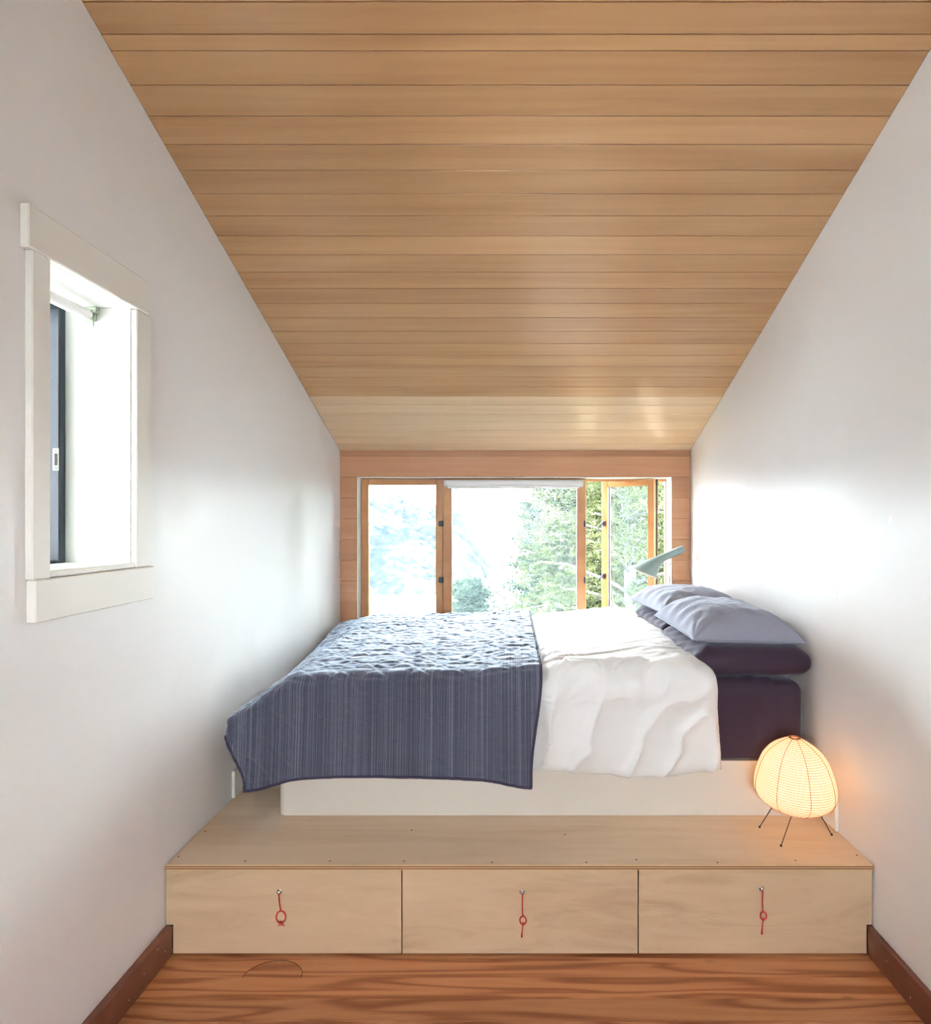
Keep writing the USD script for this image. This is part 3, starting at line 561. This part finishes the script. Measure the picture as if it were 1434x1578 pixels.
# ---------------------------------------------------------------- pale green reading lamp behind the pillows
D5 = 3.835
T_ = [(968.5, 874.5), (978, 870.8), (988, 866.7), (997, 863), (1005, 859.4), (1014, 855.8), (1024, 851.5), (1037, 846), (1050, 840.6)]
B_ = [(1010, 891), (1012, 885.2), (1014.5, 878.6), (1017, 872.3), (1020, 867.6), (1025, 864.2), (1032, 860.8), (1043, 856), (1055, 850.8)]
SAGE = plain('sage_enamel', (.25, .345, .32), .35)
CREAM = plain('lamp_inside', (.85, .82, .76), .4)
dl = thing('floor_lamp', 'pale green floor lamp with tilted cone head behind the pillows', 'lamp', (1.065, D5, ZP))
def loft(sc, shift=0):
    rows, nn = [], 32
    for (tx, ty), (bx_, by) in zip(T_, B_):
        a3, b3 = P(tx, ty, D5), P(bx_, by, D5); c = (a3 + b3) / 2; h = (a3 - b3) / 2 * sc; rr = np.linalg.norm(h)
        th = np.arange(nn) / nn * 2 * np.pi; rows.append(c + np.cos(th)[:, None] * h + np.sin(th)[:, None] * np.array([0, rr, 0]))
    return np.array(rows), nn
def lofted(sc, inv, cap):
    R_, nn = loft(sc); v = R_.reshape(-1, 3); f = []
    for i in range(len(R_) - 1):
        for k in range(nn):
            l = (k + 1) % nn; f += [[i*nn+k, i*nn+l, (i+1)*nn+l], [i*nn+k, (i+1)*nn+l, (i+1)*nn+k]]
    if cap:
        v = np.vstack([v, R_[-1].mean(0)]); f += [[len(v) - 1, (len(R_) - 1) * nn + k, (len(R_) - 1) * nn + (k + 1) % nn] for k in range(nn)]
    m = trimesh.Trimesh(v, f, process=False); m.invert() if inv else None; return m
# the thickness lies inwards: the inside is its own part
obj('shade', lofted(1.0, False, True), SAGE, dl, smooth=50)
obj('shade_lining', lofted(.955, True, False), CREAM, dl, smooth=50, label='cream inside of the shade')
R_, nn = loft(.985); obj('shade_rim', tube(R_[0], .0050, 8, close=True), CREAM, dl, smooth=True, label='cream rim of the shade')
st0 = P(1033.5, 859, D5)
obj('stem', tube([st0 + [0, 0, .004], [1.058, D5, 1.1], [1.065, D5, .32]], .0055, 12), CREAM, dl, smooth=True)
obj('base', lathe([(.0001, ZP + .001), (.060, ZP + .001), (.060, ZP + .010), (.054, ZP + .015), (.010, ZP + .017), (.0001, ZP + .017)], [1.065, D5, 0], 36), SAGE, dl, smooth=40)

# ---------------------------------------------------------------- outside: slope, sea, headlands, trees
def heightfield(name, xs, ys, fn, mat, **kw):
    X, Y = np.meshgrid(xs, ys, indexing='ij'); Zg = fn(X, Y); i = np.arange(X.size).reshape(X.shape)
    q = np.stack([i[:-1, :-1], i[1:, :-1], i[1:, 1:], i[:-1, 1:]], -1).reshape(-1, 4)
    return obj(name, (np.stack([X, Y, Zg], -1).reshape(-1, 3), np.vstack([q[:, [0, 1, 2]], q[:, [0, 2, 3]]])), mat, smooth=True, **kw)
SEAZ = -45.0
SEA = plain('sea_water', (.25, .31, .35), .25, bump=.2, bscale=.08)
def land(name, lo, hi, green, sc):
    return M(name, {'g': ('geometry', {}), 'n': ('noise_texture', {'scale': sc, 'detail': 8, 'roughness': .65}), 'n2': ('noise_texture', {'scale': sc * 6, 'detail': 5, 'roughness': .7}), 'mx': ('mix_float', {'fac': .5}),
        'rp': ('rgb_ramp', {'ramp': [(.42, green), (.5, lo), (.58, hi)]}), 'p': ('principled_bsdf', {'roughness': .95, 'specular_ior_level': 0.0})},
        [('g.position', 'n.vector'), ('g.position', 'n2.vector'), ('n.fac', 'mx.a'), ('n2.fac', 'mx.b'), ('mx.result', 'rp.fac'), ('rp.color', 'p.base_color')])
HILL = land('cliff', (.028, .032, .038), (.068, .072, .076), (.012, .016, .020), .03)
HILL2 = land('hazed_far_cliff', (.042, .050, .056), (.060, .066, .070), (.032, .040, .046), .015)  # flat pale tones: distant haze is put into the colour
SOIL = land('slope_soil', (.20, .19, .12), (.28, .25, .17), (.10, .13, .06), .8)
obj('sea', (np.array([[-6000, 40, SEAZ], [6000, 40, SEAZ], [6000, 12000, SEAZ], [-6000, 12000, SEAZ]]), np.array([[0, 1, 2], [0, 2, 3]])), SEA, kind='structure', label='pale glaring sea below the headlands')
heightfield('hillside', np.linspace(-60, 60, 80), np.linspace(4.6, 90, 80), lambda X, Y: -2.2 - .55 * (Y - 4.6) + 1.2 * (fbm(np.stack([X * .15, Y * .15, X * 0], -1), 3, 4) - .5), SOIL, kind='structure', label='steep slope dropping away from the house')
obj('terrace', bx(-14, 14, -16, YR - .16, -.6, -.2), plain('terrace_concrete', (.42, .41, .39), .8, bump=.1), kind='structure', label='concrete terrace outside the added gable window')
def ridge_hill(prof, d, depth, mat, label, seed, rough):
    """prof: skyline pixels (px, py); a slope that rises from the water at distance d to the skyline at d + depth, and falls behind"""
    pr = np.array(prof, float); D = d + depth
    xs = np.linspace((pr[0, 0] - CX) / F * D, (pr[-1, 0] - CX) / F * D, 150)
    zr = np.interp(xs, (pr[:, 0] - CX) / F * D, CZ - (pr[:, 1] - CY) / F * D)
    def fn(X, Y):
        t = (Y - d) / depth; zz = np.interp(X, xs, zr); s = np.where(t < 1, np.clip(t, 0, 1) ** .8, 1 - .9 * (t - 1))
        q = np.stack([X / rough, Y / rough, X * 0], -1); g = 1 - 2 * np.abs(fbm(q + .4 * fbm(q * 2, 2, seed + 3)[..., None], 5, seed) - .5)
        return SEAZ - 1 + (zz - SEAZ) * s + (g - .6) * rough * .40 * np.clip(t * 3, 0, 1) * np.clip((zz - SEAZ) / 30, 0, 1)
    heightfield('headland', xs, np.linspace(d, d + depth * 1.6, 140), fn, mat, label=label, cat='hill', group='headlands across the water')
ridge_hill([(360, 700), (540, 745), (585, 752), (640, 775), (690, 815), (740, 870), (775, 925)], 366, 130, HILL, 'steep rocky headland seen through the left pane', 11, 40)
ridge_hill([(560, 800), (660, 790), (710, 800), (735, 845), (755, 868), (780, 890)], 520, 90, HILL, 'small dark point of rock reaching into the sea in the middle pane', 12, 40)
ridge_hill([(400, 740), (600, 770), (700, 796), (750, 822), (790, 835), (850, 842)], 1100, 400, HILL2, 'far hazy ridge behind the rocky point', 13, 150)

def leafmat(name, a, b):
    return M(name, {'g': ('geometry', {}), 'n': ('noise_texture', {'scale': 1.6, 'detail': 4}), 'rp': ('rgb_ramp', {'ramp': [(.35, a), (.65, b)]}), 'ri': ('hsv', {}), 'mr': ('map_range', {'to_min': .7, 'to_max': 1.4}),
        'd': ('principled_bsdf', {'roughness': .6}), 't': ('translucent_bsdf', {}), 'mx': ('mix_closure', {'fac': .4})},
        [('g.position', 'n.vector'), ('n.fac', 'rp.fac'), ('rp.color', 'ri.color'), ('g.random_per_island', 'mr.value'), ('mr.result', 'ri.value'), ('ri.color', 'd.base_color'), ('ri.color', 't.color'), ('d.BSDF', 'mx.closure1'), ('t.BSDF', 'mx.closure2')], 'mx.closure')
PINE = leafmat('pine_needles', (.034, .052, .016), (.125, .150, .052))
LIME = leafmat('light_leaves', (.060, .078, .018), (.23, .235, .06))
BLUE = leafmat('cypress_leaves', (.018, .042, .030), (.055, .095, .062))
BARK = plain('bark', (.085, .082, .078), .9, bump=.5, bscale=14)
def tree(name, label, base, H, zc0, crown, nb, nleaf, leaf, mat, seed, r0=.16, lean=(0, 0), needles=9, spread=.30):
    """trunk from base to base + H, branches between zc0 and the top, each ending in sprays of needles. crown: function of height fraction -> branch length"""
    rg = np.random.default_rng(seed); base = np.array(base, float)
    t = thing(name, label, 'tree', base, group='trees outside the window')
    hs = np.linspace(0, 1, 14); trunk = base + np.c_[lean[0] * hs ** 1.5 + .06 * np.sin(hs * 9 + seed), lean[1] * hs, H * hs]
    obj('trunk', tube(trunk, r0 * (1 - .9 * hs) + .012, 10), BARK, t, smooth=True)
    cl = []
    for k in range(nb):
        h = zc0 + (1 - zc0) * (k + rg.random()) / nb; az = k * 2.4 + rg.normal(0, .3); fr_ = (h - zc0) / (1 - zc0); Lb = crown(fr_) * rg.uniform(.65, 1.1)
        p0 = np.array([np.interp(h, hs, trunk[:, i]) for i in range(3)]); di = np.array([math.cos(az), math.sin(az), rg.uniform(.05, .45)]); s = np.linspace(0, 1, 6)
        pts = p0 + s[:, None] * di * Lb; pts[:, 2] += .12 * Lb * np.sin(s * 3) + rg.normal(0, .03, 6) * s; pts[:, :2] += rg.normal(0, .06, (6, 2)) * s[:, None] * Lb
        obj('branch', tube(pts, (r0 * .34 * (1 - h) + .012) * (1 - .8 * s) + .004, 5), BARK, t)
        m = int(nleaf / nb); q = rg.random(m) ** .6; pp = np.stack([np.interp(q, s, pts[:, i]) for i in range(3)], -1)
        cl.append(pp + rg.normal(0, spread, (m, 3)) * (np.array([1, 1, .55]) * (.35 + .65 * Lb / 1.5)))
    cl = np.vstack(cl); m = len(cl); dirs = rg.normal(0, 1, (m, needles, 3)); dirs[..., 2] = np.abs(dirs[..., 2]) * .8 + .1; dirs /= np.linalg.norm(dirs, axis=-1, keepdims=True)
    sd = np.cross(dirs, rg.normal(0, 1, (m, needles, 3))); sd /= np.linalg.norm(sd, axis=-1, keepdims=True); ln = leaf * rg.uniform(.6, 1.2, (m, needles, 1))
    b = cl[:, None] - dirs * ln * .1; v = np.stack([b + sd * ln * .10, b + dirs * ln, b - sd * ln * .10], 2).reshape(-1, 3)
    obj('foliage', (v, np.arange(len(v)).reshape(-1, 3)), mat, t, kind='stuff')
tree('pine_tree', 'pine with a bare grey trunk behind the open sash', (2.55, 11.8, -6.0), 10.5, .40, lambda f: 2.0 * (1 - f) ** .6 + .5, 60, 4300, .16, PINE, 21, .24, (-.35, 0), 12, .34)
tree('pine_tree', 'bushy grey-green pine filling the right of the middle pane', (1.55, 14.5, -8.0), 11.2, .35, lambda f: 1.55 * (1 - f) ** .5 + .35, 70, 5600, .16, PINE, 33, .2, (-.1, 0), 12, .32)
tree('pine_tree', 'slimmer blue-green pine at the left edge of the middle pane trees', (.55, 16.5, -9.0), 10.9, .35, lambda f: 1.25 * (1 - f) ** .55 + .15, 60, 4200, .16, BLUE, 45, .18, (.05, 0), 12, .26)
tree('cypress_tree', 'low dark bush topping out at the foot of the middle pane', (-.95, 13.5, -8.0), 8.0, .4, lambda f: 1.15 * (1 - f) ** .55 + .12, 60, 5200, .17, BLUE, 52, .14, (0, 0), 9, .24)
tree('broadleaf_tree', 'sunny yellow-green tree seen through the gap beside the open sash', (3.1, 17.5, -9.0), 13.5, .3, lambda f: 2.6 * (1 - f) ** .5 + .5, 80, 9500, .24, LIME, 63, .2, (0, 0), 8, .45)
tree('broadleaf_tree', 'yellow-green tree at the right edge of the window', (5.6, 16.0, -8.0), 12.5, .3, lambda f: 2.4 * (1 - f) ** .5 + .5, 80, 8500, .22, LIME, 71, .2, (0, 0), 8, .45)
tree('broadleaf_tree', 'unseen leafy tree added to shade and tint the light of the small left window', (-6.4, 2.2, -1.0), 6.5, .2, lambda f: 1.9 * (1 - f) ** .4 + .5, 50, 4200, .26, LIME, 83, .14, (0, 0), 8, .45)  # out of view, added to block and green the light at the left
